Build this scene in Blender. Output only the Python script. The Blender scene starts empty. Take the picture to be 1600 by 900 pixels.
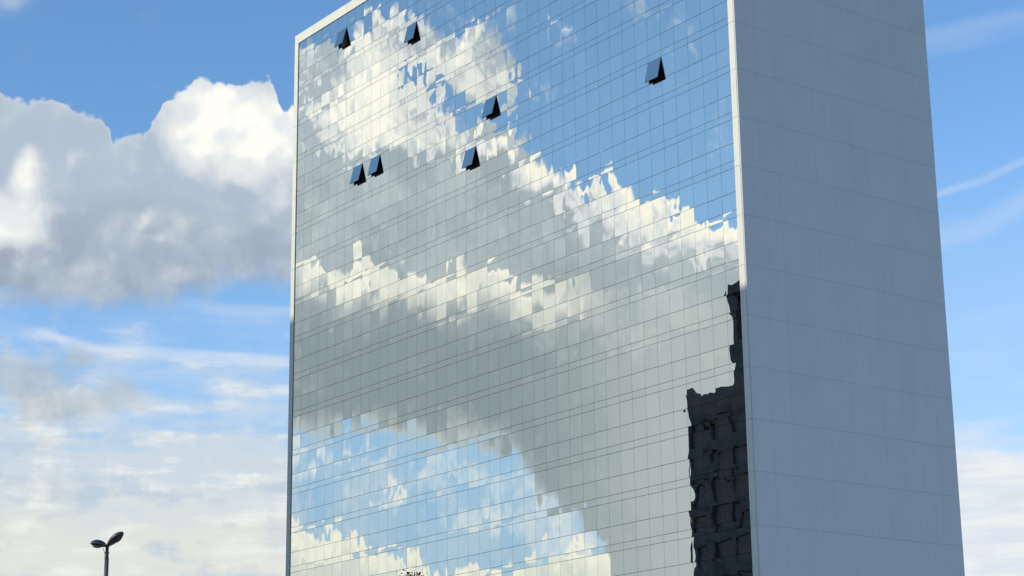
import bpy, bmesh, math, random
from mathutils import Vector, Matrix

random.seed(7)
scene = bpy.context.scene
COL = scene.collection

# ------------------------------------------------------------------ camera
CAM_POS = Vector((90.716, -85.486, 1.65))
CAM_R = Vector((0.5891034602, 0.8079610234, -0.0124939117))
CAM_U = Vector((0.2218528905, -0.1468520027, 0.9639583934))
CAM_F = Vector((-0.7770060541, 0.5706430355, 0.2657595114))
cam_data = bpy.data.cameras.new('camera')
cam_data.lens = 69.703
cam_data.sensor_width = 36.0
cam_data.clip_start = 0.1
cam_data.clip_end = 20000
cam = bpy.data.objects.new('camera', cam_data)
cam.matrix_world = Matrix((
    (CAM_R.x, CAM_U.x, -CAM_F.x, CAM_POS.x),
    (CAM_R.y, CAM_U.y, -CAM_F.y, CAM_POS.y),
    (CAM_R.z, CAM_U.z, -CAM_F.z, CAM_POS.z),
    (0, 0, 0, 1)))
COL.objects.link(cam)
scene.camera = cam

# ------------------------------------------------------------------ exposure
scene.view_settings.view_transform = 'Standard'
scene.view_settings.look = 'None'
EXPOSURE = 0.5
scene.view_settings.exposure = EXPOSURE
scene.view_settings.gamma = 1.0
scene.view_settings.use_curve_mapping = False

# ------------------------------------------------------------------ sun
SUN_AZ = math.radians(-170.0)          # measured from +Y towards +X
SUN_EL = math.radians(22.0)
sun_dir = Vector((math.sin(SUN_AZ) * math.cos(SUN_EL), math.cos(SUN_AZ) * math.cos(SUN_EL), math.sin(SUN_EL)))
sun_data = bpy.data.lights.new('sun', 'SUN')
sun_data.energy = 2.3
sun_data.angle = math.radians(0.6)
sun_data.color = (1.0, 0.93, 0.77)
sun = bpy.data.objects.new('sun', sun_data)
sun.rotation_euler = sun_dir.to_track_quat('Z', 'Y').to_euler()
sun.location = (0, -60, 150)
COL.objects.link(sun)


# ------------------------------------------------------------------ node helpers
def lin(c):
    def f(v):
        v /= 255.0
        return v / 12.92 if v <= 0.04045 else ((v + 0.055) / 1.055) ** 2.4
    return tuple(f(v) for v in c)


class Net:
    """Small expression layer over a node tree."""
    def __init__(self, tree):
        self.t = tree

    def node(self, kind, **props):
        n = self.t.nodes.new(kind)
        for k, v in props.items():
            setattr(n, k, v)
        return n

    def put(self, sock, v):
        if isinstance(v, S):
            self.t.links.new(v.s, sock)
        elif v is not None:
            if sock.type == 'RGBA' and len(v) == 3:
                v = (v[0], v[1], v[2], 1.0)
            sock.default_value = v

    def math(self, op, *a):
        n = self.node('ShaderNodeMath', operation=op)
        for i, v in enumerate(a):
            self.put(n.inputs[i], v)
        return S(self, n.outputs[0])

    def vec(self, x=0.0, y=0.0, z=0.0):
        n = self.node('ShaderNodeCombineXYZ')
        for i, v in enumerate((x, y, z)):
            self.put(n.inputs[i], v)
        return S(self, n.outputs[0])

    def vmath(self, op, a, b=None, scale=None):
        n = self.node('ShaderNodeVectorMath', operation=op)
        self.put(n.inputs[0], a)
        if b is not None:
            self.put(n.inputs[1], b)
        if scale is not None:
            self.put(n.inputs[3], scale)
        return S(self, n.outputs['Value' if op in ('DOT_PRODUCT', 'LENGTH') else 'Vector'])

    def split(self, v):
        n = self.node('ShaderNodeSeparateXYZ')
        self.put(n.inputs[0], v)
        return [S(self, o) for o in n.outputs]

    def noise(self, v, scale=1.0, detail=4.0, rough=0.5, lac=2.0, dist=0.0, color=False, dims='3D', kind=None):
        n = self.node('ShaderNodeTexNoise', noise_dimensions=dims)
        if kind:
            n.noise_type = kind
        self.put(n.inputs['Vector'], v)
        self.put(n.inputs['Scale'], scale)
        self.put(n.inputs['Detail'], detail)
        self.put(n.inputs['Roughness'], rough)
        self.put(n.inputs['Lacunarity'], lac)
        self.put(n.inputs['Distortion'], dist)
        return S(self, n.outputs['Color' if color else 'Fac'])

    def puff(self, v, scale=1.0, detail=2.0, rough=0.5, smooth=0.35):
        n = self.node('ShaderNodeTexVoronoi', voronoi_dimensions='2D', feature='SMOOTH_F1')
        self.put(n.inputs['Vector'], v)
        self.put(n.inputs['Scale'], scale)
        self.put(n.inputs['Detail'], detail)
        self.put(n.inputs['Roughness'], rough)
        self.put(n.inputs['Smoothness'], smooth)
        return S(self, n.outputs['Distance'])

    def sm(self, a, b, x, lo=0.0, hi=1.0):
        """smooth step from a to b (b may be below a)."""
        n = self.node('ShaderNodeMapRange', interpolation_type='SMOOTHSTEP', clamp=True)
        if not isinstance(a, S) and not isinstance(b, S) and b < a:
            a, b, lo, hi = b, a, hi, lo
        for i, v in enumerate((x, a, b, lo, hi)):
            self.put(n.inputs[i], v)
        return S(self, n.outputs[0])

    def curve(self, x, pts, y0=0.0, y1=30.0):
        pts = sorted(pts)
        xa, xb = pts[0][0], pts[-1][0]
        m = self.node('ShaderNodeMapRange', clamp=True)
        for i, v in enumerate((x, xa, xb, 0.0, 1.0)):
            self.put(m.inputs[i], v)
        n = self.node('ShaderNodeFloatCurve')
        cu = n.mapping.curves[0]
        q = [((a - xa) / (xb - xa), (b - y0) / (y1 - y0)) for a, b in pts]
        cu.points[0].location = q[0]
        cu.points[1].location = q[-1]
        for p in q[1:-1]:
            cu.points.new(*p)
        for p in cu.points:
            p.handle_type = 'AUTO_CLAMPED'
        n.mapping.update()
        self.t.links.new(m.outputs[0], n.inputs['Value'])
        return S(self, n.outputs[0]) * (y1 - y0) + y0

    def mix(self, fac, a, b):
        n = self.node('ShaderNodeMix', data_type='RGBA')
        n.clamp_factor = True
        self.put(n.inputs[0], fac)
        self.put(n.inputs[6], a)
        self.put(n.inputs[7], b)
        return S(self, n.outputs[2])


class S:
    def __init__(self, net, sock):
        self.n, self.s = net, sock
    def __add__(self, o): return self.n.math('ADD', self, o)
    __radd__ = __add__
    def __sub__(self, o): return self.n.math('SUBTRACT', self, o)
    def __rsub__(self, o): return self.n.math('SUBTRACT', o, self)
    def __mul__(self, o): return self.n.math('MULTIPLY', self, o)
    __rmul__ = __mul__
    def __truediv__(self, o): return self.n.math('DIVIDE', self, o)
    def __neg__(self): return self.n.math('MULTIPLY', self, -1.0)
    def abs(self): return self.n.math('ABSOLUTE', self)
    def sat(self):
        m = self.n.math('ADD', self, 0.0)
        m.s.node.use_clamp = True
        return m


# ------------------------------------------------------------------ world: Nishita sky with clouds by direction
SKY_STRENGTH = 0.15
GLASS_TINT = (0.66, 0.63, 0.55)          # reflectance of the coated glass
world = bpy.data.worlds.new('World')
scene.world = world
world.use_nodes = True
wt = world.node_tree
wt.nodes.clear()


def build_sky():
    N = Net(wt)
    sm = N.sm
    sky = N.node('ShaderNodeTexSky', sky_type='NISHITA', sun_disc=False)
    sky.sun_elevation = SUN_EL
    sky.sun_rotation = SUN_AZ
    sky.altitude = 1000
    sky.air_density = 1.0
    sky.dust_density = 0.3
    sky.ozone_density = 2.0
    hsv = N.node('ShaderNodeHueSaturation')
    hsv.inputs['Saturation'].default_value = 1.16
    wt.links.new(sky.outputs[0], hsv.inputs['Color'])
    blue = S(N, hsv.outputs[0])

    D = S(N, N.node('ShaderNodeTexCoord').outputs['Generated'])
    dx, dy, dz = N.split(D)
    A = N.math('ARCTAN2', dy, -dx) * 57.29578 - 90.0       # compass angle in degrees
    E = N.math('ARCSINE', dz) * 57.29578                   # elevation in degrees

    def c(r, g, b):
        return tuple(v / (SKY_STRENGTH * 2 ** EXPOSURE) for v in lin((r, g, b)))

    def fb(v, scale, detail=4.0, rough=0.55):
        return N.noise(v, scale, detail, rough, dims='2D') - 0.5

    def window(a0, a1, soft):
        return sm(a0 - soft, a0, A) * sm(a1 + soft, a1, A)

    def at(da, de=0.0, ka=1.0, ke=1.0):
        return N.vec(A * ka + da, E * ke + de, 0.0)

    def warp_blob(wx, wy):
        def blob(pt, ra, re, warp=1.0):
            a = (wx * (warp * 2.0) + A - pt[0]) / ra
            e = (wy * (warp * 1.6) + E - pt[1]) / re
            return N.math('EXPONENT', -(a * a + e * e))
        return blob

    def add(*xs):
        r = xs[0]
        for x in xs[1:]:
            r = r + x
        return r

    def shader(col):
        bg = N.node('ShaderNodeBackground')
        bg.inputs['Strength'].default_value = SKY_STRENGTH
        N.put(bg.inputs['Color'], col)
        return bg.outputs[0]

    def mixsh(fac, a, b):
        n = N.node('ShaderNodeMixShader')
        N.put(n.inputs[0], fac)
        wt.links.new(a, n.inputs[1])
        wt.links.new(b, n.inputs[2])
        return n.outputs[0]

    # =============================================================== all round: haze at the horizon, broken cumulus on the sun's side
    D3 = N.vec(dx * 5.0, dy * 5.0, dz * 9.0)
    g = N.noise(D3, 1.0, 5.0, 0.55)
    veil = sm(10.0, 3.0, E + g * 3.0)
    side = sm(0.55, -0.35, dx)                              # the sky opposite the sun is clear, as right of the tower
    col = N.mix(veil * (side * 0.4 + 0.35), blue, c(216, 222, 222))
    ga = sm(0.52, 0.58, g + side * 0.03) * sm(2.0, 5.0, E) * sm(34.0, 24.0, E) * side
    gl = sm(0.50, 0.62, N.noise(N.vmath('ADD', D3, (0.12, 0.1, 0.22)), 1.0, 3.0, 0.55))
    col = N.mix(ga, col, N.mix(gl, c(244, 242, 232), c(170, 182, 192)))
    sh = shader(col)

    # =============================================================== direction A: left of the tower
    def left():
        w1, w2, w3 = N.split(N.noise(at(1.0), 0.55, 3.0, 0.5, color=True, dims='2D'))
        blob = warp_blob(w1 - 0.5, w2 - 0.5)
        n_big = w3 - 0.5
        n_mid = fb(at(3.0), 0.8, 6.0, 0.56)
        n_up = fb(at(3.0 + 0.10, 0.22), 0.8, 3.0, 0.50)
        relief = n_mid - n_up                               # > 0 on sides that face the light
        n_fine = fb(at(7.0), 3.4, 3.0, 0.6)
        lobes = 0.45 - N.puff(at(0.0), 0.85, 2.4, 0.55, 0.3)
        big_a = N.puff(at(0.0), 0.62, 0.8, 0.4, 0.9)
        big_b = N.puff(at(-0.16, 0.24), 0.62, 0.8, 0.4, 0.9)
        shape = big_b - big_a                             # rounded sides turned to the light
        n_wide = fb(at(0.0, 3.0, 0.28, 1.1), 1.0, 6.0, 0.55)     # stretched layer cloud
        n_wide2 = fb(at(0.0, 9.0, 0.20, 1.3), 1.6, 5.0, 0.6)
        col = N.mix(sm(16.0, 9.0, E) * 0.22, blue, c(196, 214, 240))
        # thin high streaks
        st = N.curve(A, [(-68.66, 14.11), (-67.57, 13.90), (-66.28, 13.53), (-64.08, 13.44), (-62.22, 13.34), (-59.98, 13.20)])
        s1 = sm(0.26, 0.02, (E - st + n_wide2 * 0.35).abs()) * sm(-68.6, -66.5, A) * (0.55 + n_wide * 1.2)
        st2 = N.curve(A, [(-63.20, 14.82), (-61.32, 14.68), (-60.00, 14.78)])
        s2 = sm(0.30, 0.0, (E - st2 + n_wide2 * 0.5).abs()) * sm(-64.5, -62.0, A) * 0.30
        soft = sm(-0.25, 0.5, n_wide * 0.8 + n_mid * 0.3) * sm(16.0, 14.0, E) * 0.36
        col = N.mix((s1 + s2 + soft).sat(), col, c(216, 227, 242))
        # low layered cloud, whitening downwards
        lay = sm(-0.70, 0.55, (11.9 - E) * 0.30 + n_wide * 1.7 + n_wide2 * 0.6 + n_mid * 0.35)
        laycol = N.mix(sm(10.4, 8.0, E + n_wide * 3.0), c(208, 219, 227), c(229, 229, 219))
        laycol = N.mix(sm(-0.02, 0.28, n_wide2 + n_mid * 0.7), laycol, c(240, 240, 234))
        laycol = N.mix(sm(0.02, -0.26, n_wide + n_mid * 0.6) * 0.8, laycol, c(188, 203, 218))
        col = N.mix(lay * 0.92, col, laycol)
        # grey torn fragments
        f = add(blob((-67.95, 12.62), 1.7, 0.75), blob((-66.27, 13.32), 0.7, 0.35) * 0.7, blob((-66.84, 11.94), 1.5, 0.40) * 0.85,
                blob((-65.13, 12.18), 0.6, 0.5) * 0.6, blob((-67.76, 10.84), 1.6, 0.25) * 0.5)
        fa = sm(0.10, 1.00, f + n_mid * 0.9 + n_fine * 0.08)
        col = N.mix(fa * 0.72, col, N.mix(sm(-0.2, 0.3, n_mid + n_big * 0.5), c(176, 186, 194), c(200, 208, 213)))
        wis = add(blob((-67.56, 13.86), 1.2, 0.22), blob((-66.45, 12.44), 0.30, 0.10) * 0.9, blob((-64.69, 10.29), 1.2, 0.12) * 0.8, blob((-66.50, 10.48), 1.0, 0.12) * 0.7)
        col = N.mix(sm(0.3, 1.1, wis + n_mid * 0.9) * 0.4, col, c(226, 232, 236))
        # main cumulus bank
        top = N.curve(A, [(-69.04, 20.44), (-68.29, 20.36), (-67.26, 20.29), (-66.22, 20.01), (-65.87, 19.76), (-65.66, 19.30), (-65.34, 19.32), (-64.97, 19.52), (-64.51, 19.97),
                          (-64.23, 20.48), (-63.87, 20.76), (-63.40, 21.00), (-62.83, 21.21), (-62.25, 21.27), (-61.64, 21.42), (-61.25, 21.45), (-60.89, 21.17),
                          (-60.75, 20.70), (-60.60, 20.38), (-60.34, 20.57), (-60.01, 20.76)])
        bot = N.curve(A, [(-68.69, 14.70), (-67.24, 14.67), (-65.97, 14.72), (-65.23, 14.62), (-64.50, 14.96), (-63.21, 15.18), (-62.28, 15.50), (-61.34, 15.63), (-60.01, 15.48)])
        edge_lobes = 0.45 - N.puff(at(5.0), 2.3, 1.0, 0.5, 0.35)
        s = top - E + n_mid * 0.30 + lobes * 0.36 + edge_lobes * 0.17 + n_fine * 0.09 + 0.26
        ca = sm(-0.02, 0.10, s) * sm(-0.55, 0.65, E - bot + n_mid * 1.3 + n_big * 0.8)
        lit = add(blob((-62.52, 20.28), 1.5, 1.35, 0.5) * 1.45, blob((-63.35, 19.43), 0.8, 0.5, 0.5) * 0.5,
                  blob((-61.04, 19.23), 1.1, 1.1, 0.5) * 0.80, blob((-60.25, 20.17), 0.5, 0.9, 0.5),
                  blob((-68.21, 18.39), 0.40, 0.72, 0.35) * 1.1, blob((-68.53, 16.99), 0.95, 0.70, 0.35) * 1.15, blob((-66.48, 18.61), 0.25, 0.4) * 0.25,
                  blob((-64.64, 17.50), 0.20, 0.18) * 0.3, blob((-64.40, 17.07), 0.5, 0.18) * 0.25)
        lit = lit + relief * 0.4 + n_mid * 0.30 + lobes * 0.14 + shape * 0.9
        body = N.mix(sm(19.0, 15.4, E + n_big * 2.0), c(178, 194, 210), c(160, 173, 190))
        body = N.mix(sm(-0.1, 0.35, n_mid * 0.7 + n_big * 0.6 + relief * 0.3) * 0.6, body, c(184, 197, 212))
        body = N.mix(sm(0.05, -0.25, n_mid * 0.6 + n_big * 0.6) * 0.45 * sm(17.5, 15.0, E), body, c(146, 160, 182))
        body = N.mix(sm(-0.12, 0.22, shape + n_mid * 0.25) * 0.5, body, c(190, 203, 215))
        cc = N.mix(sm(-0.02, 0.66, lit), body, c(226, 230, 232))
        cc = N.mix(sm(0.50, 1.10, lit), cc, N.mix(sm(-0.16, 0.06, shape + relief * 0.35), c(234, 238, 240), c(255, 254, 247)))
        cc = N.mix(sm(0.30, 0.0, s) * 0.30, cc, c(214, 226, 240))
        col = N.mix(ca, col, cc)
        return N.mix(blob((-69.11, 23.10), 0.8, 0.30) * 0.5, col, c(206, 216, 230))
    sh = mixsh(window(-72.0, -57.0, 2.0), sh, shader(left()))

    # =============================================================== direction B: right of the tower
    def right():
        n_mid = fb(at(17.0), 0.9, 5.0, 0.6)
        n_wide = fb(at(0.0, 23.0, 0.28, 1.1), 1.0, 5.0, 0.55)
        n_wide2 = fb(at(0.0, 29.0, 0.20, 1.3), 1.6, 4.0, 0.6)
        col = N.mix(sm(20.0, 12.0, E) * 0.42, blue, c(184, 208, 238))
        r1 = N.curve(A, [(-41.45, 17.32), (-40.68, 17.62), (-39.55, 17.89), (-38.42, 18.26), (-37.67, 18.47)])
        r2 = N.curve(A, [(-41.54, 16.02), (-40.78, 16.36), (-39.66, 16.60), (-38.52, 17.08), (-37.78, 17.33)])
        r3 = N.curve(A, [(-41.12, 21.77), (-39.59, 21.98), (-38.07, 22.18), (-37.32, 22.27)])
        ra = sm(0.22, 0.0, (E - r1 + n_wide2 * 0.25).abs()) * (n_wide * 0.6 + 0.32) + sm(0.65, 0.0, (E - r2 + n_wide * 0.6).abs()) * 0.28
        ra = ra + sm(0.55, 0.0, (E - r3 + n_wide * 0.8).abs()) * 0.20 + sm(-0.1, 0.4, n_wide) * sm(16.0, 13.0, E) * 0.30
        col = N.mix(ra.sat(), col, c(206, 222, 246))
        rb = sm(-0.55, 0.60, ((-40.15, 10.33)[1] - E) * 0.7 + n_wide * 1.5 + n_mid * 0.3)
        return N.mix(rb * 0.95, col, N.mix(sm(-0.15, 0.2, n_wide2), c(222, 230, 238), c(240, 242, 240)))
    sh = mixsh(window(-45.0, -36.0, 1.5), sh, shader(right()))

    # =============================================================== direction C: opposite the glass front
    def opposite():
        def cm(r, g, b):                                    # cloud colour raised to offset the tint of the mirroring glass
            return tuple(v / k for v, k in zip(c(r, g, b), GLASS_TINT))
        w1, w2, w3 = N.split(N.noise(at(31.0), 0.6, 3.0, 0.5, color=True, dims='2D'))
        blob = warp_blob(w1 - 0.5, w2 - 0.5)
        n_big = w3 - 0.5
        m_mid = fb(at(40.0), 0.75, 6.0, 0.56)
        m_up = fb(at(40.0 - 0.10, 0.25), 0.75, 3.0, 0.5)
        relief = m_mid - m_up
        m_fine = fb(at(11.0), 2.6, 3.0, 0.6)
        lobes = 0.45 - N.puff(at(50.0), 0.8, 1.6, 0.5, 0.4)
        col = N.mix(sm(14.0, 7.0, E) * 0.65, blue, cm(134, 168, 196))
        # pale wisps under the bank
        low = add(blob((-122.49, 9.45), 0.8, 0.22) * 0.8, blob((-125.66, 9.70), 1.3, 0.28) * 0.7, blob((-125.09, 8.76), 1.5, 0.35) * 0.85, blob((-128.05, 8.03), 1.2, 0.7),
                  blob((-121.74, 10.42), 1.6, 0.25) * 0.7, blob((-120.25, 10.60), 0.7, 0.5) * 0.9, blob((-123.98, 10.18), 0.6, 0.5) * 0.7, blob((-126.95, 8.96), 0.9, 0.5) * 0.7)
        haze = sm(-0.30, 0.35, m_mid + n_big * 0.6) * sm(13.0, 9.5, E)
        col = N.mix(haze * 0.60, col, cm(196, 210, 212))
        la = sm(0.15, 0.95, low + m_mid * 1.8)
        col = N.mix(la * 0.8, col, N.mix(sm(-0.1, 0.3, m_mid), cm(206, 220, 226), cm(236, 238, 226)))
        # bright cumulus at the very bottom
        t5 = N.curve(A, [(-119.55, 8.59), (-120.65, 8.63), (-121.20, 8.41), (-121.53, 8.60), (-122.04, 8.09), (-122.87, 7.87), (-123.61, 7.54), (-124.34, 7.35), (-126.19, 7.51), (-127.49, 7.76), (-128.05, 8.03), (-128.78, 7.83), (-129.88, 7.45), (-133.16, 7.01)])
        s5 = t5 - E + m_mid * 0.9 + lobes * 0.3 + m_fine * 0.15
        cc5 = N.mix(sm(0.1, 1.2, s5 + m_mid * 1.5 + relief), cm(240, 240, 220), cm(208, 214, 204))
        col = N.mix(sm(0.0, 0.14, s5) * 0.95, col, cc5)
        # upper torn cloud
        t1 = N.curve(A, [(-119.08, 22.51), (-120.45, 22.73), (-121.23, 23.08), (-122.42, 23.42), (-123.42, 23.25), (-124.41, 22.85), (-125.21, 23.22), (-125.90, 22.96), (-126.29, 22.55), (-126.50, 21.67),
                         (-126.75, 20.20), (-127.13, 19.37), (-128.28, 18.15), (-133.50, 14.29)])
        s1m = t1 - E + m_mid * 1.1 + lobes * 0.22 + m_fine * 0.14
        hole = add(blob((-123.22, 21.59), 0.45, 0.26), blob((-124.69, 20.55), 0.80, 0.42), blob((-125.87, 20.21), 0.9, 0.50), blob((-124.20, 21.23), 0.3, 0.25) * 0.7, blob((-120.15, 22.69), 0.5, 0.3) * 0.8)
        a1 = sm(-0.05, 0.42, s1m - hole * 2.8) * sm((-124.39, 17.64)[1], (-124.39, 18.75)[1], E)
        l1 = add(blob((-122.63, 20.95), 1.8, 1.7) * 0.75, blob((-125.20, 22.23), 0.8, 0.8) * 0.8, blob((-121.63, 22.76), 0.9, 0.5) * 0.5, blob((-121.85, 19.93), 0.9, 0.7) * 0.4)
        l1 = l1 + m_mid * 2.0 + relief * 0.9
        col1 = N.mix(sm(0.0, 0.50, l1), cm(172, 186, 192), cm(222, 227, 222))
        col1 = N.mix(sm(0.40, 0.95, l1), col1, cm(252, 251, 236))
        col = N.mix(a1, col, col1)
        tuft = add(blob((-127.75, 22.71), 0.55, 0.42), blob((-127.36, 21.11), 0.8, 0.3) * 0.5, blob((-126.76, 20.94), 0.5, 0.4) * 0.3)
        col = N.mix(sm(0.35, 1.2, tuft + m_mid * 1.0 + m_fine * 0.4) * 0.7, col, cm(226, 232, 240))
        # big bank: upper edge, lower edge
        t2 = N.curve(A, [(-119.13, 19.88), (-121.66, 19.44), (-123.22, 19.63), (-124.20, 19.64), (-125.18, 19.71), (-126.06, 19.88), (-126.35, 19.51), (-126.64, 19.18), (-127.51, 18.98), (-128.29, 18.59), (-128.87, 18.50),
                         (-129.36, 18.82), (-129.93, 18.38), (-130.98, 17.85), (-131.45, 17.54), (-132.11, 17.18), (-132.69, 17.30), (-133.63, 17.00)])
        b2 = N.curve(A, [(-119.32, 10.95), (-120.99, 11.11), (-122.48, 11.26), (-123.61, 11.00), (-125.11, 11.03), (-126.05, 10.76), (-126.79, 10.15), (-127.34, 9.54), (-128.07, 8.90), (-128.70, 8.02), (-129.03, 6.56), (-129.31, 3.52), (-132.84, -0.01)], -10.0, 30.0)
        s2m = t2 - E + m_mid * 0.45 + lobes * 0.36 + m_fine * 0.07
        a2 = sm(0.0, 0.15, s2m) * sm(-0.30, 0.34, E - b2 + m_mid * 1.3 + m_fine * 0.18)
        rimw = N.curve(A, [((-119.05, 23.59)[0], 0.10), ((-123.41, 23.68)[0], 0.25), ((-125.21, 23.69)[0], 0.5), ((-126.41, 23.68)[0], 0.95), ((-127.41, 23.66)[0], 0.8), ((-128.41, 23.64)[0], 1.9), ((-130.40, 23.58)[0], 2.0), ((-132.38, 23.49)[0], 1.3), ((-133.95, 23.40)[0], 1.5)], 0.0, 3.0)
        l2 = 1.05 - s2m / rimw + m_mid * 1.7 + relief * 1.0
        # second sunlit shelf inside the bank
        t3 = N.curve(A, [(-119.21, 16.38), (-120.64, 16.37), (-121.22, 16.01), (-122.27, 16.20), (-123.42, 15.91), (-124.38, 15.83), (-125.15, 16.05), (-126.30, 15.74), (-127.26, 15.58), (-128.31, 15.67), (-129.17, 15.36), (-133.52, 14.84)])
        s3 = t3 - E + m_mid * 0.30 + lobes * 0.25
        fade3 = sm((-129.60, 23.60)[0], (-127.01, 23.67)[0], A)
        l3 = sm(0.0, 0.13, s3) * sm(1.45, 0.30, s3 + m_mid * 1.1) * fade3
        grey_hi = N.mix(sm(-0.25, 0.3, m_mid + n_big), cm(160, 175, 179), cm(182, 194, 194))
        grey_lo = N.mix(sm((-131.59, 23.53)[0], (-125.61, 23.68)[0], A + m_mid * 3.0), cm(174, 186, 184), cm(138, 153, 155))
        c2 = N.mix(sm((-126.31, 16.71)[1], (-126.27, 13.38)[1], E + n_big * 2.0), grey_hi, grey_lo)
        c2 = N.mix(sm(0.0, 0.8, m_mid * 1.1 + relief * 0.6 + blob((-131.04, 14.38), 2.5, 1.2) * 0.5) * 0.5, c2, cm(206, 214, 210))
        edge = sm(0.8, 0.0, E - b2 + m_mid * 0.8) * sm((-128.41, 23.64)[0], (-124.41, 23.69)[0], A)
        c2 = N.mix(edge * 0.55, c2, cm(214, 222, 216))
        c2 = N.mix(l3 * 0.9, c2, N.mix(sm(-0.2, 0.2, m_mid + relief), cm(228, 230, 218), cm(250, 249, 230)))
        c2 = N.mix(sm(0.10, 0.60, l2), c2, cm(222, 227, 226))
        c2 = N.mix(sm(0.50, 1.0, l2), c2, cm(250, 249, 230))
        return N.mix(a2, col, c2)
    sh = mixsh(window(-138.0, -116.0, 2.0) * sm(30.0, 27.0, E), sh, shader(opposite()))

    out = N.node('ShaderNodeOutputWorld')
    wt.links.new(sh, out.inputs['Surface'])


build_sky()


# ------------------------------------------------------------------ materials
def material(name):
    m = bpy.data.materials.new(name)
    m.use_nodes = True
    N = Net(m.node_tree)
    b = m.node_tree.nodes['Principled BSDF']
    return m, N, b


def plain(name, rgb, rough=0.6, metal=0.0, var=0.15, scale=3.0, bump=0.0):
    """base colour with a worn, mottled variation in object space"""
    m, N, b = material(name)
    tc = S(N, N.node('ShaderNodeTexCoord').outputs['Object'])
    n = N.noise(tc, scale, 6.0, 0.6)
    a = tuple(v * (1 - var) for v in rgb)
    z = tuple(min(1, v * (1 + var)) for v in rgb)
    N.put(b.inputs['Base Color'], N.mix(N.sm(0.3, 0.7, n), a, z))
    b.inputs['Roughness'].default_value = rough
    b.inputs['Metallic'].default_value = metal
    if bump:
        bn = N.node('ShaderNodeBump')
        bn.inputs['Strength'].default_value = bump
        bn.inputs['Distance'].default_value = 0.01
        N.put(bn.inputs['Height'], N.noise(tc, scale * 12, 4.0, 0.6))
        m.node_tree.links.new(bn.outputs[0], b.inputs['Normal'])
    return m


# tower geometry, metres
TW = 59.21          # width of the glass front with its frame (x from -TW to 0)
TD = 18.94          # depth (y from 0 to TD)
FW = 0.6356         # frame width at the sides
H = 3.4             # storey height
Z0 = 67.786         # level of reference storey line
TOP = Z0 + 1.661 * H
GLASS_TOP = Z0 + 1.402 * H
NC = 41
CW = (TW - 2 * FW) / NC
XL = -TW + FW
KA, KB = 0.4885, 0.852       # pane divisions inside a storey, measured down from its line
K_TOP, K_LOW = 1, -18        # first and last storey line

def mirror_glass():
    m, N, b = material('mirror_glass')
    geo = N.node('ShaderNodeNewGeometry')
    px, py, pz = N.split(S(N, geo.outputs['Position']))
    u = (px - XL) / CW
    cu = N.math('FLOOR', u)
    fu = (u - cu) * 2.0 - 1.0
    k = (pz - Z0) / H
    ck = N.math('CEIL', k)
    t = ck - k
    isb = N.math('GREATER_THAN', t, KA)
    iss = N.math('GREATER_THAN', t, KB)
    start = isb * KA + iss * (KB - KA)
    length = isb * (KB - 2 * KA) + KA + iss * (1 - KB - (KB - KA))
    fv = ((t - start) / length) * -2.0 + 1.0
    wn = N.node('ShaderNodeTexWhiteNoise', noise_dimensions='2D')
    N.put(wn.inputs['Vector'], N.vec(cu, ck * 3.0 + isb + iss, 0.0))
    r, g, bl = N.split(S(N, wn.outputs['Color']))
    # dished sheet: curvature per metre, most panes drawn in (they stretch what they mirror), narrow bands bent harder
    curv = (r * 1.7 - 1.2) * BOW * (1.0 - iss) + (r * 2.0 - 1.25) * iss * 0.024
    sv = fv * (1.0 - fu * fu * 0.35) * curv * length * (H / 2)
    su = fu * (1.0 - fv * fv * 0.5) * (g - 0.62) * (BOW * 0.5 * CW / 2)
    # slow waves of the rolled sheet, different on every pane
    off = N.vec(px * 0.9 + r * 37.0, pz * 0.55 + g * 53.0, bl * 19.0)
    wv = N.noise(off, 1.0, 1.5, 0.45, color=True)
    w1, w2, w3 = N.split(wv)
    amp = (bl * bl * bl * 2.4 + 0.40) * WAVE
    su = su + (w1 - 0.5) * amp
    sv = sv + (w2 - 0.5) * amp * 1.3
    nrm = S(N, geo.outputs['Normal'])
    facing = N.math('GREATER_THAN', N.vmath('DOT_PRODUCT', nrm, (0.0, -1.0, 0.0)), 0.9)
    off_n = N.vec(su * facing, 0.0, sv * facing)
    nn = N.vmath('NORMALIZE', N.vmath('ADD', nrm, off_n))
    m.node_tree.links.new(nn.s, b.inputs['Normal'])
    dust = N.noise(N.vec(px * 0.5, 0.0, pz * 0.16), 1.0, 5.0, 0.6)
    base = N.mix(dust, tuple(v * 0.96 for v in GLASS_TINT), tuple(v * 1.04 for v in GLASS_TINT))
    base = N.mix(g * 0.35, base, tuple(v * 0.92 for v in GLASS_TINT))
    N.put(b.inputs['Base Color'], base)
    b.inputs['Metallic'].default_value = 1.0
    b.inputs['Roughness'].default_value = 0.0
    return m


BOW = 0.0046
WAVE = 0.0098
M_GLASS = mirror_glass()


def sash_mirror():
    m, N, b = material('sash_mirror_glass')
    tc = S(N, N.node('ShaderNodeTexCoord').outputs['Object'])
    n = N.noise(tc, 0.8, 2.0, 0.5)
    N.put(b.inputs['Base Color'], N.mix(n, tuple(v * 0.92 for v in GLASS_TINT), GLASS_TINT))
    b.inputs['Metallic'].default_value = 1.0
    b.inputs['Roughness'].default_value = 0.01
    return m


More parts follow.
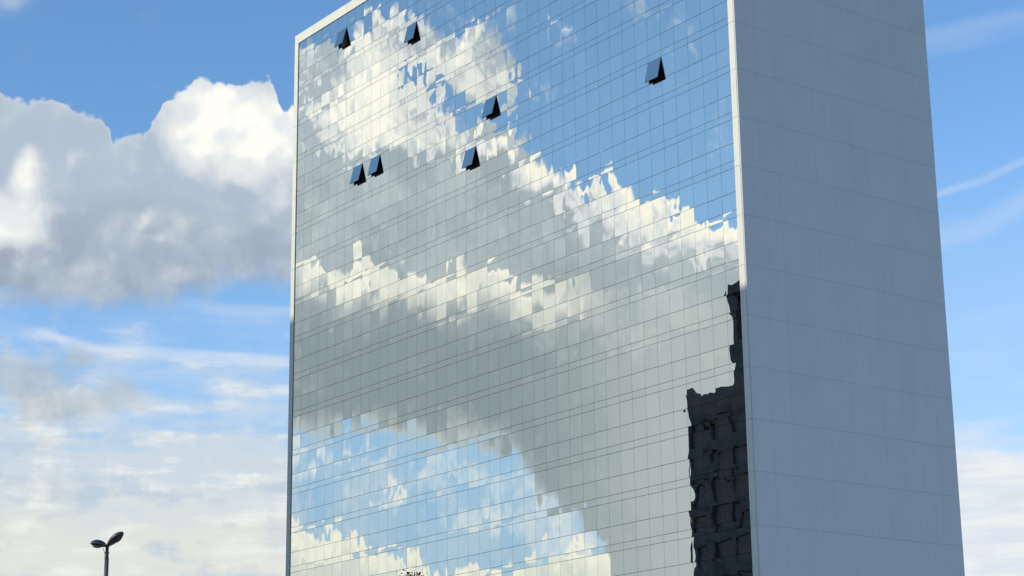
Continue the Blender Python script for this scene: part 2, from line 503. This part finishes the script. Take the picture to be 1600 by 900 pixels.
def cladding(name, rgb):
    """pale painted concrete with rain streaks and faint blotches"""
    m, N, b = material(name)
    geo = N.node('ShaderNodeNewGeometry')
    px, py, pz = N.split(S(N, geo.outputs['Position']))
    blotch = N.noise(S(N, geo.outputs['Position']), 0.35, 6.0, 0.6)
    streak = N.noise(N.vec(px * 3.0, py * 3.0, pz * 0.05), 1.0, 5.0, 0.65)
    grain = N.noise(S(N, geo.outputs['Position']), 14.0, 3.0, 0.6)
    oi = N.node('ShaderNodeObjectInfo')
    rnd = S(N, oi.outputs['Random'])
    f = N.sm(0.15, 0.85, blotch * 0.4 + streak * 0.50 + rnd * 0.10 + grain * 0.04)
    a = tuple(v * 0.92 for v in rgb)
    z = tuple(min(0.85, v * 1.06) for v in rgb)
    N.put(b.inputs['Base Color'], N.mix(f, a, z))
    b.inputs['Roughness'].default_value = 0.7
    bn = N.node('ShaderNodeBump')
    bn.inputs['Strength'].default_value = 0.08
    bn.inputs['Distance'].default_value = 0.01
    N.put(bn.inputs['Height'], grain)
    m.node_tree.links.new(bn.outputs[0], b.inputs['Normal'])
    return m


M_CLAD = cladding('pale_cladding', (0.53, 0.535, 0.56))
M_FRAME = cladding('cream_frame', (0.67, 0.66, 0.57))
M_SASH = sash_mirror()
M_GAP = plain('dark_joint', (0.07, 0.075, 0.08), 0.8)
M_ALU = plain('dark_aluminium', (0.05, 0.05, 0.06), 0.45, 0.4)
M_ROOM = plain('dim_room', (0.06, 0.055, 0.05), 0.9)
M_LIT_ROOM = plain('lit_room_grey', (0.45, 0.44, 0.40), 0.8)  # lit grey of a room interior, put into the colour
M_STAY = plain('bright_stay', (0.75, 0.75, 0.73), 0.35, 0.3)
M_ROOF = plain('roof_gravel', (0.25, 0.24, 0.23), 0.9, 0, 0.3, 2.0)


# ------------------------------------------------------------------ mesh helpers
def box_geo(x0, x1, y0, y1, z0, z1):
    v = [(x0, y0, z0), (x1, y0, z0), (x1, y1, z0), (x0, y1, z0), (x0, y0, z1), (x1, y0, z1), (x1, y1, z1), (x0, y1, z1)]
    f = [(0, 3, 2, 1), (4, 5, 6, 7), (0, 1, 5, 4), (1, 2, 6, 5), (2, 3, 7, 6), (3, 0, 4, 7)]
    return v, f


class MB:
    def __init__(self):
        self.v, self.f = [], []

    def add(self, v, f):
        o = len(self.v)
        self.v += [tuple(p) for p in v]
        self.f += [tuple(i + o for i in q) for q in f]
        return self

    def box(self, *a):
        return self.add(*box_geo(*a))

    def tube(self, pts, rad, n=10, cap=True):
        """round bar along a list of points; rad is a number or a list"""
        pts = [Vector(p) for p in pts]
        if not isinstance(rad, (list, tuple)):
            rad = [rad] * len(pts)
        v, f = [], []
        for i, p in enumerate(pts):
            d = (pts[min(i + 1, len(pts) - 1)] - pts[max(i - 1, 0)]).normalized()
            a = d.cross(Vector((0, 0, 1)))
            if a.length < 1e-3:
                a = d.cross(Vector((1, 0, 0)))
            a.normalize()
            b = d.cross(a)
            for j in range(n):
                t = 2 * math.pi * j / n
                v.append(p + (a * math.cos(t) + b * math.sin(t)) * rad[i])
        for i in range(len(pts) - 1):
            for j in range(n):
                f.append((i * n + j, i * n + (j + 1) % n, (i + 1) * n + (j + 1) % n, (i + 1) * n + j))
        if cap:
            f.append(tuple(range(n))[::-1])
            f.append(tuple((len(pts) - 1) * n + j for j in range(n)))
        return self.add(v, f)

    def mesh(self, name, smooth=False):
        me = bpy.data.meshes.new(name)
        me.from_pydata(self.v, [], self.f)
        me.update()
        if smooth:
            for p in me.polygons:
                p.use_smooth = True
        return me

    def build(self, name, mat, parent=None, smooth=False):
        return link(name, self.mesh(name, smooth), mat, parent)


def link(name, me, mat, parent=None, loc=None):
    if mat and not me.materials:
        me.materials.append(mat)
    o = bpy.data.objects.new(name, me)
    COL.objects.link(o)
    o.parent = parent
    if loc:
        o.location = loc
    return o


def tag(o, label=None, cat=None, group=None, kind=None):
    for k, v in (('label', label), ('category', cat), ('group', group), ('kind', kind)):
        if v:
            o[k] = v
    return o


def thing(name, label, cat, loc=(0, 0, 0), group=None, rz=0.0):
    o = bpy.data.objects.new(name, None)
    COL.objects.link(o)
    o.location = loc
    o.rotation_euler = (0, 0, rz)
    return tag(o, label, cat, group)


def project(p):
    d = Vector(p) - CAM_POS
    z = d.dot(CAM_F)
    if z <= 0:
        return None
    f = 69.703 / 36.0
    return 0.5 + f * d.dot(CAM_R) / z, 0.5 - f * d.dot(CAM_U) / z * 16 / 9, z


# ------------------------------------------------------------------ ground
M_ASPHALT = plain('asphalt', (0.055, 0.055, 0.058), 0.9, 0, 0.25, 0.8, 0.3)
M_PAVE = plain('pale_paving', (0.58, 0.53, 0.42), 0.85, 0, 0.12, 0.6, 0.2)
M_LAND = plain('dry_grass_land', (0.15, 0.145, 0.09), 0.95, 0, 0.35, 0.02)
M_KERB = plain('kerb_stone', (0.35, 0.34, 0.32), 0.8)
M_MARK = plain('road_paint', (0.75, 0.75, 0.72), 0.6, 0, 0.1)

g = MB().add([(-6000, -6000, 0), (6000, -6000, 0), (6000, 6000, 0), (-6000, 6000, 0)], [(0, 1, 2, 3)])
tag(g.build('ground', M_LAND), kind='structure')
pv = MB().box(-75, 95, -30, 70, -0.2, 0.12)  # unseen paving, made pale and wide to bounce sunlight onto the end wall
tag(pv.build('bounce_plaza', M_PAVE), kind='structure')
rd = MB().add([(-600, -47, 0.004), (600, -47, 0.004), (600, -32, 0.004), (-600, -32, 0.004)], [(0, 1, 2, 3)])
road = tag(rd.build('road', M_ASPHALT), kind='structure')
mk = MB()
for i in range(60):
    x = -300 + i * 10
    mk.add([(x, -39.6, 0.008), (x + 4, -39.6, 0.008), (x + 4, -39.4, 0.008), (x, -39.4, 0.008)], [(0, 1, 2, 3)])
tag(mk.build('lane_marking', M_MARK, road), kind='stuff')
kb = MB().box(-600, 600, -47.4, -47.0, -0.1, 0.13)
tag(kb.build('kerb', M_KERB), kind='structure')
pw = MB().box(-600, 600, -53.5, -47.4, -0.1, 0.115)
tag(pw.build('pavement', M_PAVE), kind='structure')
pw2 = MB().box(60, 125, -110, -53.5, -0.1, 0.05)
tag(pw2.build('forecourt', M_PAVE), kind='structure')


# ------------------------------------------------------------------ the mirror glass tower
tower = thing('office_tower', 'tall slab office tower with mirrored glass front and pale blank end wall', 'building', (0, 0, 0))
GAP_V, GAP_H = 0.016, 0.027
# solid core behind glass and cladding
core = MB()
opening = {}
OPEN = [(5, 1), (13, 0), (21, -3), (35, -4), (7, -3), (9, -3), (19, -4)]
cells = set(OPEN)
# front skin of the core in storey strips, left out behind open windows
CY = 0.13
def strip(x0, x1, z0, z1):
    core.box(x0, x1, CY, CY + 0.05, z0, z1)
for k in range(K_TOP, K_LOW - 1, -1):
    zt, za, zb = Z0 + k * H, Z0 + (k - KA) * H, Z0 + (k - 1) * H
    cols = sorted(c for c, kk in OPEN if kk == k)
    x = XL
    for cidx in cols:
        xa = XL + cidx * CW
        strip(x, xa, za, zt)
        x = xa + CW
    strip(x, XL + NC * CW, za, zt)
    strip(XL, XL + NC * CW, zb, za)
strip(XL, XL + NC * CW, Z0 + K_TOP * H, GLASS_TOP)
core.build('core', M_GAP, tower)
inner = MB()
inner.box(-TW + 0.3, -0.25, 3.2, TD - 0.3, 0.1, TOP - 0.4)
inner.build('inner_structure', M_ROOM, tower)
rf = MB().box(-TW + 0.05, -0.05, 0.35, TD - 0.05, TOP - 0.5, TOP - 0.3)
rf.build('roof', M_ROOF, tower)
slabs = MB()
for k in range(K_TOP, K_LOW - 1, -1):
    zc = Z0 + (k + 0.03) * H
    slabs.box(-TW + 0.4, -0.3, 0.20, 3.19, zc, zc + 0.25)
slabs.build('floor_slab', M_ROOM, tower)

# glass panes: one shared box for each of the three pane sizes
T = 0.03
def pane_mesh(name, w, h):
    me = MB().box(-w / 2, w / 2, -T / 2, T / 2, -h / 2, h / 2).mesh(name)
    me.materials.append(M_GLASS)
    return me

HA, HB, HS, HT = KA * H, (KB - KA) * H, (1 - KB) * H, GLASS_TOP - (Z0 + H)
kinds = {
    'window_pane': (HA, pane_mesh('window_pane', CW - GAP_V, HA - GAP_H)),
    'sill_pane': (HB, pane_mesh('sill_pane', CW - GAP_V, HB - GAP_H)),
    'band_pane': (HS, pane_mesh('band_pane', CW - GAP_V, HS - GAP_H * 0.9)),
    'head_pane': (HT, pane_mesh('head_pane', CW - GAP_V, HT - GAP_H)),
}
YG = 0.06
todo = {n: [] for n in kinds}
for c in range(NC):
    xc = XL + (c + 0.5) * CW
    todo['head_pane'].append((xc, (GLASS_TOP + Z0 + H) / 2))
    for k in range(K_TOP, K_LOW - 1, -1):
        zk = Z0 + k * H
        if (c, k) not in cells:
            todo['window_pane'].append((xc, zk - HA / 2))
        todo['sill_pane'].append((xc, zk - KA * H - HB / 2))
        todo['band_pane'].append((xc, zk - KB * H - HS / 2))
for name, lst in todo.items():
    h, me = kinds[name]
    ranked = []
    for (x, z) in lst:
        q = project((x, YG, z))
        vis = q and -0.02 < q[0] < 1.02 and -0.03 < q[1] < 1.03
        ranked.append((0 if vis else 1, (Vector((x, YG, z)) - CAM_POS).length, x, z))
    ranked.sort()
    rest = MB()
    for i, (nv, d, x, z) in enumerate(ranked):
        col_bias = random.gauss(0, 0.0006)
        rx = random.gauss(0, 0.0021)
        rz = random.gauss(0, 0.0009)
        if random.random() < 0.12:
            rx *= 2.2
        if i < 300 and not nv:
            o = link(name, me, None, tower, (x, YG, z))
            o.rotation_euler = (rx, 0, rz)
        else:
            R = Matrix.Rotation(rz, 3, 'Z') @ Matrix.Rotation(rx, 3, 'X')
            w2, h2 = (CW - GAP_V) / 2, (h - GAP_H) / 2
            v, f = box_geo(-w2, w2, -T / 2, T / 2, -h2, h2)
            rest.add([(R @ Vector(p)) + Vector((x, YG, z)) for p in v], f)
    if rest.v:
        o = rest.build('distant_' + name + 's', M_GLASS, tower)
        tag(o, kind='stuff')

# open top-hung windows
def open_window(c, k, angle, lit_room):
    x0 = XL + c * CW
    zt = Z0 + k * H
    w, h = CW - 0.03, HA - 0.04
    root = MB()
    # reveal frame round the opening
    fw = 0.05
    root.box(-w / 2, -w / 2 + fw, -0.02, 0.16, -h, 0)
    root.box(w / 2 - fw, w / 2, -0.02, 0.16, -h, 0)
    root.box(-w / 2 + fw, w / 2 - fw, -0.02, 0.16, -fw, 0)
    root.box(-w / 2 + fw, w / 2 - fw, -0.02, 0.16, -h, -h + fw)
    o = root.build('open_window', M_ALU, tower)
    o.location = (x0 + CW / 2, 0.06, zt - 0.02)
    Rm = Matrix.Rotation(-angle, 3, 'X')
    def hinged(mb):
        mb.v = [tuple(Rm @ Vector(p) + Vector((0, -0.03, 0))) for p in mb.v]
        return mb
    s = MB()
    s.box(-w / 2, w / 2, -0.030, -0.012, -h, 0)
    hinged(s).build('sash_glass', M_SASH, o)
    s = MB()
    b = 0.06
    s.box(-w / 2 + 0.003, -w / 2 + b, -0.012, 0.035, -h + 0.003, -0.003)
    s.box(w / 2 - b, w / 2 - 0.003, -0.012, 0.035, -h + 0.003, -0.003)
    s.box(-w / 2 + b, w / 2 - b, -0.012, 0.035, -b, -0.003)
    s.box(-w / 2 + b, w / 2 - b, -0.012, 0.035, -h + 0.003, -h + b)
    s.box(-w / 2 + b, w / 2 - b, -0.0115, 0.004, -h + b, -b)
    hinged(s).build('sash_frame', M_ALU, o)
    for sx in (-1, 1):
        p0 = Vector((sx * (w / 2 - 0.07), 0.0, -h + 0.10))
        p1 = Rm @ Vector((sx * (w / 2 - 0.07), 0.03, -h + 0.22)) + Vector((0, -0.03, 0))
        MB().tube([p0, p1], 0.014, 6).build('stay_arm', M_STAY if sx < 0 else M_ALU, o)
    if lit_room:
        MB().box(-w / 2 + 0.06, w / 2 - 0.06, 0.20, 0.22, -h + 0.06, -h * 0.2).build('lit_room_sheet', M_LIT_ROOM, o)  # pale sheet added to stand in for the lit interior

for i, (c, k) in enumerate(OPEN):
    open_window(c, k, math.radians([15.5, 13.0, 14.5, 13.0, 14.0, 12.5, 14.0][i]), i == 0)

# cladding panels of the blank end wall (x = 0, facing +X), 11 across, one per storey
NP = 11
PWID = TD / NP
def wall_panel_mesh(name, w, h, t=0.10):
    b = 0.003
    v = []
    for (dy, dz, xx) in ((0, 0, -t), (0, 0, -b), (b, b, 0)):
        v += [(xx, -w / 2 + dy, -h / 2 + dz), (xx, w / 2 - dy, -h / 2 + dz), (xx, w / 2 - dy, h / 2 - dz), (xx, -w / 2 + dy, h / 2 - dz)]
    f = []
    for r in (0, 4):
        for j in range(4):
            f.append((r + j, r + (j + 1) % 4, r + 4 + (j + 1) % 4, r + 4 + j))
    f.append((8, 9, 10, 11))
    me = bpy.data.meshes.new(name)
    me.from_pydata(v, [], f)
    me.update()
    me.materials.append(M_CLAD)
    return me

wp = wall_panel_mesh('wall_panel', PWID - 0.001, H - 0.010)
wtop = TOP - (Z0 + H)
wp_top = wall_panel_mesh('wall_panel_cap', PWID - 0.004, wtop - 0.012)
wp_low = wall_panel_mesh('wall_panel_low', PWID - 0.004, (Z0 + K_LOW * H - H) - 0.2)
for j in range(NP):
    yc = (j + 0.5) * PWID
    off = 0.0
    for k in range(K_TOP, K_LOW - 1, -1):
        o = link('wall_panel', wp, None, tower, (random.uniform(-0.003, 0.003), yc, Z0 + (k - 0.5) * H))
    link('wall_panel', wp_top, None, tower, (0, yc, Z0 + H + wtop / 2))
    zl = Z0 + (K_LOW - 1) * H
    link('wall_panel', wp_low, None, tower, (0, yc, 0.12 + zl / 2))
bk = MB().box(-0.25, -0.06, 0.3, TD - 0.01, 0.12, TOP - 0.02)
bk.build('end_wall', M_GAP, tower)
lw = MB().box(-TW, -TW + 0.25, 0.301, TD - 0.01, 0.12, TOP - 0.005)
lw.build('far_end_wall', M_CLAD, tower)
rw = MB().box(-TW + 0.251, -0.251, TD - 0.3, TD - 0.02, 0.12, TOP - 0.008)
rw.build('rear_wall', M_CLAD, tower)

# frame round the glass: thick boards, joined every storey / every second column
FD = 0.30
def frame_panel(x0, x1, z0, z1, y0=-0.02):
    MB().box(x0, x1, y0, FD, z0, z1).build('frame_panel', M_FRAME, tower)
for k in range(K_TOP, K_LOW - 1, -1):
    za, zb = Z0 + (k - 1) * H + 0.010, Z0 + k * H - 0.010
    frame_panel(-FW, -0.108, za, zb)
    frame_panel(-TW, -TW + FW, za, zb)
frame_panel(-FW, -0.108, Z0 + H + 0.010, TOP)
frame_panel(-TW, -TW + FW, Z0 + H + 0.010, TOP)
nx = NC // 2
for i in range(nx + 1):
    xa = XL + i * 2 * CW
    xb = min(XL + (i + 1) * 2 * CW, -FW)
    if xb - xa > 0.1:
        frame_panel(xa + 0.008, xb - 0.008, GLASS_TOP, TOP)
fb_ = MB().box(-TW + 0.02, -0.12, 0.05, FD - 0.01, 0.12, Z0 + (K_LOW - 1) * H - 0.012)
fb_.build('base_wall', M_FRAME, tower)
fj = MB()
fj.box(-FW + 0.01, -0.12, 0.02, FD - 0.02, Z0 + (K_LOW - 1) * H, TOP - 0.02)
fj.box(-TW + 0.01, -TW + FW - 0.01, 0.02, FD - 0.02, Z0 + (K_LOW - 1) * H, TOP - 0.02)
fj.box(XL, -FW - 0.01, 0.02, FD - 0.02, GLASS_TOP + 0.01, TOP - 0.02)
fj.build('frame_backing', M_GAP, tower)


# ------------------------------------------------------------------ dark block across the street, seen in the glass
M_DCON = plain('dark_stone', (0.085, 0.098, 0.115), 0.75, 0, 0.3, 0.6)
M_DCON2 = plain('grey_plant_room', (0.13, 0.13, 0.14), 0.8, 0, 0.2, 0.6)
M_DGLASS = plain('dark_window_glass', (0.065, 0.075, 0.088), 0.5, 0, 0.3, 1.0)

def block(name, label, x0, x1, y0, y1, z1, storey, bay, mat, glass, base=4.5):
    """building with real window recesses on all four sides"""
    o = thing(name, label, 'building', ((x0 + x1) / 2, (y0 + y1) / 2, 0))
    cx, cy = (x0 + x1) / 2, (y0 + y1) / 2
    w, d = x1 - x0, y1 - y0
    b = MB().box(-w / 2 + 0.4, w / 2 - 0.4, -d / 2 + 0.4, d / 2 - 0.4, 0.02, z1 - 0.5)
    b.build('wall', mat, o)
    ns = int((z1 - base - 1.2) / storey)
    # storey bands and piers stand proud of the wall
    bands = MB()
    zs = [base + i * storey for i in range(ns + 1)]
    for i, z in enumerate(zs):
        top = z + 1.1 if i < ns else z1
        bands.box(-w / 2, w / 2, -d / 2, d / 2, z, top)
    bands.box(-w / 2 + 0.05, w / 2 - 0.05, -d / 2 + 0.05, d / 2 - 0.05, 0.02, base)
    bands.build('storey_band', mat, o)
    piers = MB()
    nbx, nby = max(1, int(w / bay)), max(1, int(d / bay))
    for i in range(nbx + 1):
        x = -w / 2 + 0.25 + i * (w - 0.5) / nbx
        for y in (-d / 2 + 0.22, d / 2 - 0.22):
            piers.box(x - 0.22, x + 0.22, y - 0.2, y + 0.2, base + 0.01, z1 - 0.6)
    for i in range(1, nby):
        y = -d / 2 + 0.25 + i * (d - 0.5) / nby
        for x in (-w / 2 + 0.22, w / 2 - 0.22):
            piers.box(x - 0.2, x + 0.2, y - 0.22, y + 0.22, base + 0.01, z1 - 0.6)
    piers.build('pier', mat, o)
    hh = storey - 1.1
    gx = MB().box(-(w - 0.5) / nbx / 2 + 0.24, (w - 0.5) / nbx / 2 - 0.24, -0.03, 0.03, -hh / 2 + 0.02, hh / 2 - 0.02).mesh('window')
    gx.materials.append(glass)
    gy = MB().box(-0.03, 0.03, -(d - 0.5) / nby / 2 + 0.24, (d - 0.5) / nby / 2 - 0.24, -hh / 2 + 0.02, hh / 2 - 0.02).mesh('window')
    gy.materials.append(glass)
    spots = []
    for i in range(ns):
        zc = base + i * storey + 1.1 + hh / 2
        for j in range(nbx):
            x = -w / 2 + 0.25 + (j + 0.5) * (w - 0.5) / nbx
            spots.append((gx, x, d / 2 - 0.33, zc))
        for j in range(nby):
            y = -d / 2 + 0.25 + (j + 0.5) * (d - 0.5) / nby
            spots.append((gy, w / 2 - 0.33, y, zc))
    spots.sort(key=lambda s: -s[3])
    for (me, x, y, z) in spots[:300]:
        link('window', me, None, o, (x, y, z))
    return o

db = block('dark_office_block', 'dark stepped office block reflected at the lower right of the mirrored front', -67.6, -4.0, -72.0, -54.0, 46.6, 3.3, 3.1, M_DCON, M_DGLASS)
up = MB()
ux0, ux1 = -60.4 + 35.8, -6.0 + 35.8
up.box(ux0, ux1, -7.5, 8.6, 46.55, 52.0)
up.box(ux0, ux0 + 0.8, -7.5, 8.6, 52.0, 56.6)
for i in range(1, 12):
    x = ux0 + i * 4.8
    if x < ux1 - 1:
        up.box(x, x + 3.4, -7.4, 8.5, 52.0, 56.6)
up.box(ux1 - 0.8, ux1, -7.5, 8.6, 52.0, 56.6)
up.box(ux0 - 0.2, ux1 + 0.2, -7.7, 8.8, 56.6, 58.0)
up.build('plant_storey', M_DCON, db)
pr = MB().box(-31.8, -10.0, 3.0, 9.02, 44.9, 47.0)
pr.build('roof_parapet', M_DCON2, db)

# tall slab further along the sun's path; its shadow falls on the left edge of the frame
st = block('pale_tower_block', 'tall plain concrete tower block across the street beyond the dark block', -84.0, -62.0, -112.0, -92.0, 84.0, 3.4, 3.4, plain('tower_concrete', (0.36, 0.35, 0.33), 0.85, 0, 0.15, 0.3), M_DGLASS)


# ------------------------------------------------------------------ tree across the forecourt, its top mirrored in the glass
def tree(x, y, height):
    o = thing('tree', 'tall slender tree whose top is mirrored at the foot of the glass', 'tree', (x, y, 0.1))
    rnd = random.Random(3)
    M_BARK = plain('bark', (0.10, 0.08, 0.06), 0.9, 0, 0.3, 6.0, 0.5)
    m, N, b = material('leaf')
    oi = S(N, N.node('ShaderNodeNewGeometry').outputs['Random Per Island'])
    N.put(b.inputs['Base Color'], N.mix(oi, (0.035, 0.055, 0.022), (0.08, 0.11, 0.04)))
    b.inputs['Roughness'].default_value = 0.6
    tr = MB()
    tr.tube([(0, 0, 0), (0.1, 0.05, height * 0.3), (-0.1, 0.1, height * 0.6), (0.05, 0.0, height * 0.92)], [0.42, 0.30, 0.2, 0.05], 10)
    tips = []
    for i in range(26):
        z = height * rnd.uniform(0.45, 0.92)
        a = rnd.uniform(0, 6.283)
        ln = (1.05 - z / height) * 5.0 + 0.8
        p0 = Vector((0, 0.05, z))
        p1 = p0 + Vector((math.cos(a), math.sin(a), 0.6)) * ln * 0.5
        p2 = p0 + Vector((math.cos(a), math.sin(a), 0.9)) * ln
        tr.tube([p0, p1, p2], [0.09, 0.05, 0.02], 6)
        tips += [p1, (p1 + p2) / 2, p2]
    tips.append(Vector((0, 0, height * 0.96)))
    tr.build('trunk', M_BARK, o, True)
    cr = MB()
    for t in tips:
        for _ in range(150):
            p = t + Vector((rnd.gauss(0, 0.55), rnd.gauss(0, 0.55), rnd.gauss(0, 0.5)))
            d = Vector((rnd.gauss(0, 1), rnd.gauss(0, 1), rnd.gauss(0, 0.6))).normalized()
            e = d.cross(Vector((rnd.gauss(0, 1), rnd.gauss(0, 1), rnd.gauss(0, 1)))).normalized()
            s = rnd.uniform(0.10, 0.2)
            cr.add([p - d * s, p + e * s * 0.45, p + d * s, p - e * s * 0.45], [(0, 1, 2, 3)])
    cr.build('crown', m, o)

tree(-89.9, -34.0, 29.7)


# ------------------------------------------------------------------ street lamp with two heads
M_POST = plain('lamp_post_shaded', (0.075, 0.07, 0.085), 0.55, 0.2, 0.2, 4.0)  # dark tone stands in for the shade the lamp stands in
M_HEAD = plain('lamp_head_shaded', (0.06, 0.058, 0.07), 0.4, 0.2, 0.2, 4.0)  # same shade put into the colour of the heads
M_LENS = plain('lamp_lens', (0.16, 0.17, 0.18), 0.2, 0, 0.1, 4.0)
M_CABLE = plain('pale_cable', (0.35, 0.36, 0.30), 0.6)

def street_lamp(x, y, top):
    o = thing('street_lamp', 'dark street lamp with two leaf-shaped heads on a single pole', 'street lamp', (x, y, 0.0))
    MB().tube([(0, 0, 0), (0, 0, 0.3), (0, 0, 0.301), (0, 0, top - 1.0), (0, 0, top - 0.42)], [0.17, 0.17, 0.11, 0.066, 0.062], 14).build('pole', M_POST, o, True)
    MB().tube([(0, 0, top - 0.42), (0, 0, top)], [0.052, 0.05], 14).build('pole_top', M_POST, o, True)
    for (zz) in (top - 0.42, top - 0.24):
        MB().tube([(0, 0, zz - 0.012), (0, 0, zz + 0.012)], 0.068, 14).build('clamp_ring', M_POST, o, True)
    side = CAM_R.copy(); side.z = 0; side.normalize()
    back = Vector((CAM_F.x, CAM_F.y, 0)).normalized()
    heads = [(-side * 0.85 - back * 0.80, 6, 0.54, 0.20), (side * 0.80 - back * 0.55, 31, 0.70, 0.185)]
    for (d, tilt, ln, wd) in heads:
        d = d.normalized()
        tl = math.radians(tilt)
        ax = (d * math.cos(tl) + Vector((0, 0, 1)) * math.sin(tl)).normalized()
        sx = d.cross(Vector((0, 0, 1))).normalized()
        upv = sx.cross(ax).normalized()
        org = Vector((0, 0, top - 0.05)) + d * 0.02
        v, f = [], []
        n, m = 14, 12
        for i in range(n + 1):
            t = i / n
            wdt = wd * (math.sin(math.pi * min(1, (t * 0.93 + 0.05))) ** 0.62) * (0.75 + 0.35 * t)
            hu, hd = wdt * 0.75, wdt * 0.35
            for j in range(m):
                a = 2 * math.pi * j / m
                ca, sa = math.cos(a), math.sin(a)
                v.append(org + ax * (t * ln) + sx * (ca * wdt) + upv * (sa * (hu if sa > 0 else hd)))
        for i in range(n):
            for j in range(m):
                f.append((i * m + j, i * m + (j + 1) % m, (i + 1) * m + (j + 1) % m, (i + 1) * m + j))
        f.append(tuple(range(m))[::-1])
        f.append(tuple(n * m + j for j in range(m)))
        hd_ = MB().add(v, f).build('lamp_head', M_HEAD, o, True)
        v, f = [], []
        cen = org + ax * (ln * 0.60) - upv * (wd * 0.30)
        for j in range(14):
            a = 2 * math.pi * j / 14
            v.append(cen + ax * (math.cos(a) * ln * 0.26) + sx * (math.sin(a) * wd * 0.72))
        for j in range(14):
            a = 2 * math.pi * j / 14
            v.append(cen - upv * 0.035 + ax * (math.cos(a) * ln * 0.18) + sx * (math.sin(a) * wd * 0.5))
        for j in range(14):
            f.append((j, (j + 1) % 14, 14 + (j + 1) % 14, 14 + j))
        f.append(tuple(14 + j for j in range(14)))
        MB().add(v, f).build('lens', M_LENS if tilt < 20 else M_HEAD, hd_, True)
    p = -side
    MB().tube([p * 0.14 + Vector((0, 0, top - 0.10)), p * 0.10 + Vector((0, 0, top - 0.16)), p * 0.068 + Vector((0, 0, top - 0.25)), p * 0.07 + Vector((0, 0, top - 0.40))], 0.010, 6).build('cable', M_CABLE, o, True)

street_lamp(36.18, -60.47, 10.10)

# ------------------------------------------------------------------ render settings
scene.render.engine = 'CYCLES'
scene.cycles.max_bounces = 8
scene.cycles.glossy_bounces = 4
scene.cycles.caustics_reflective = False
scene.cycles.caustics_refractive = False
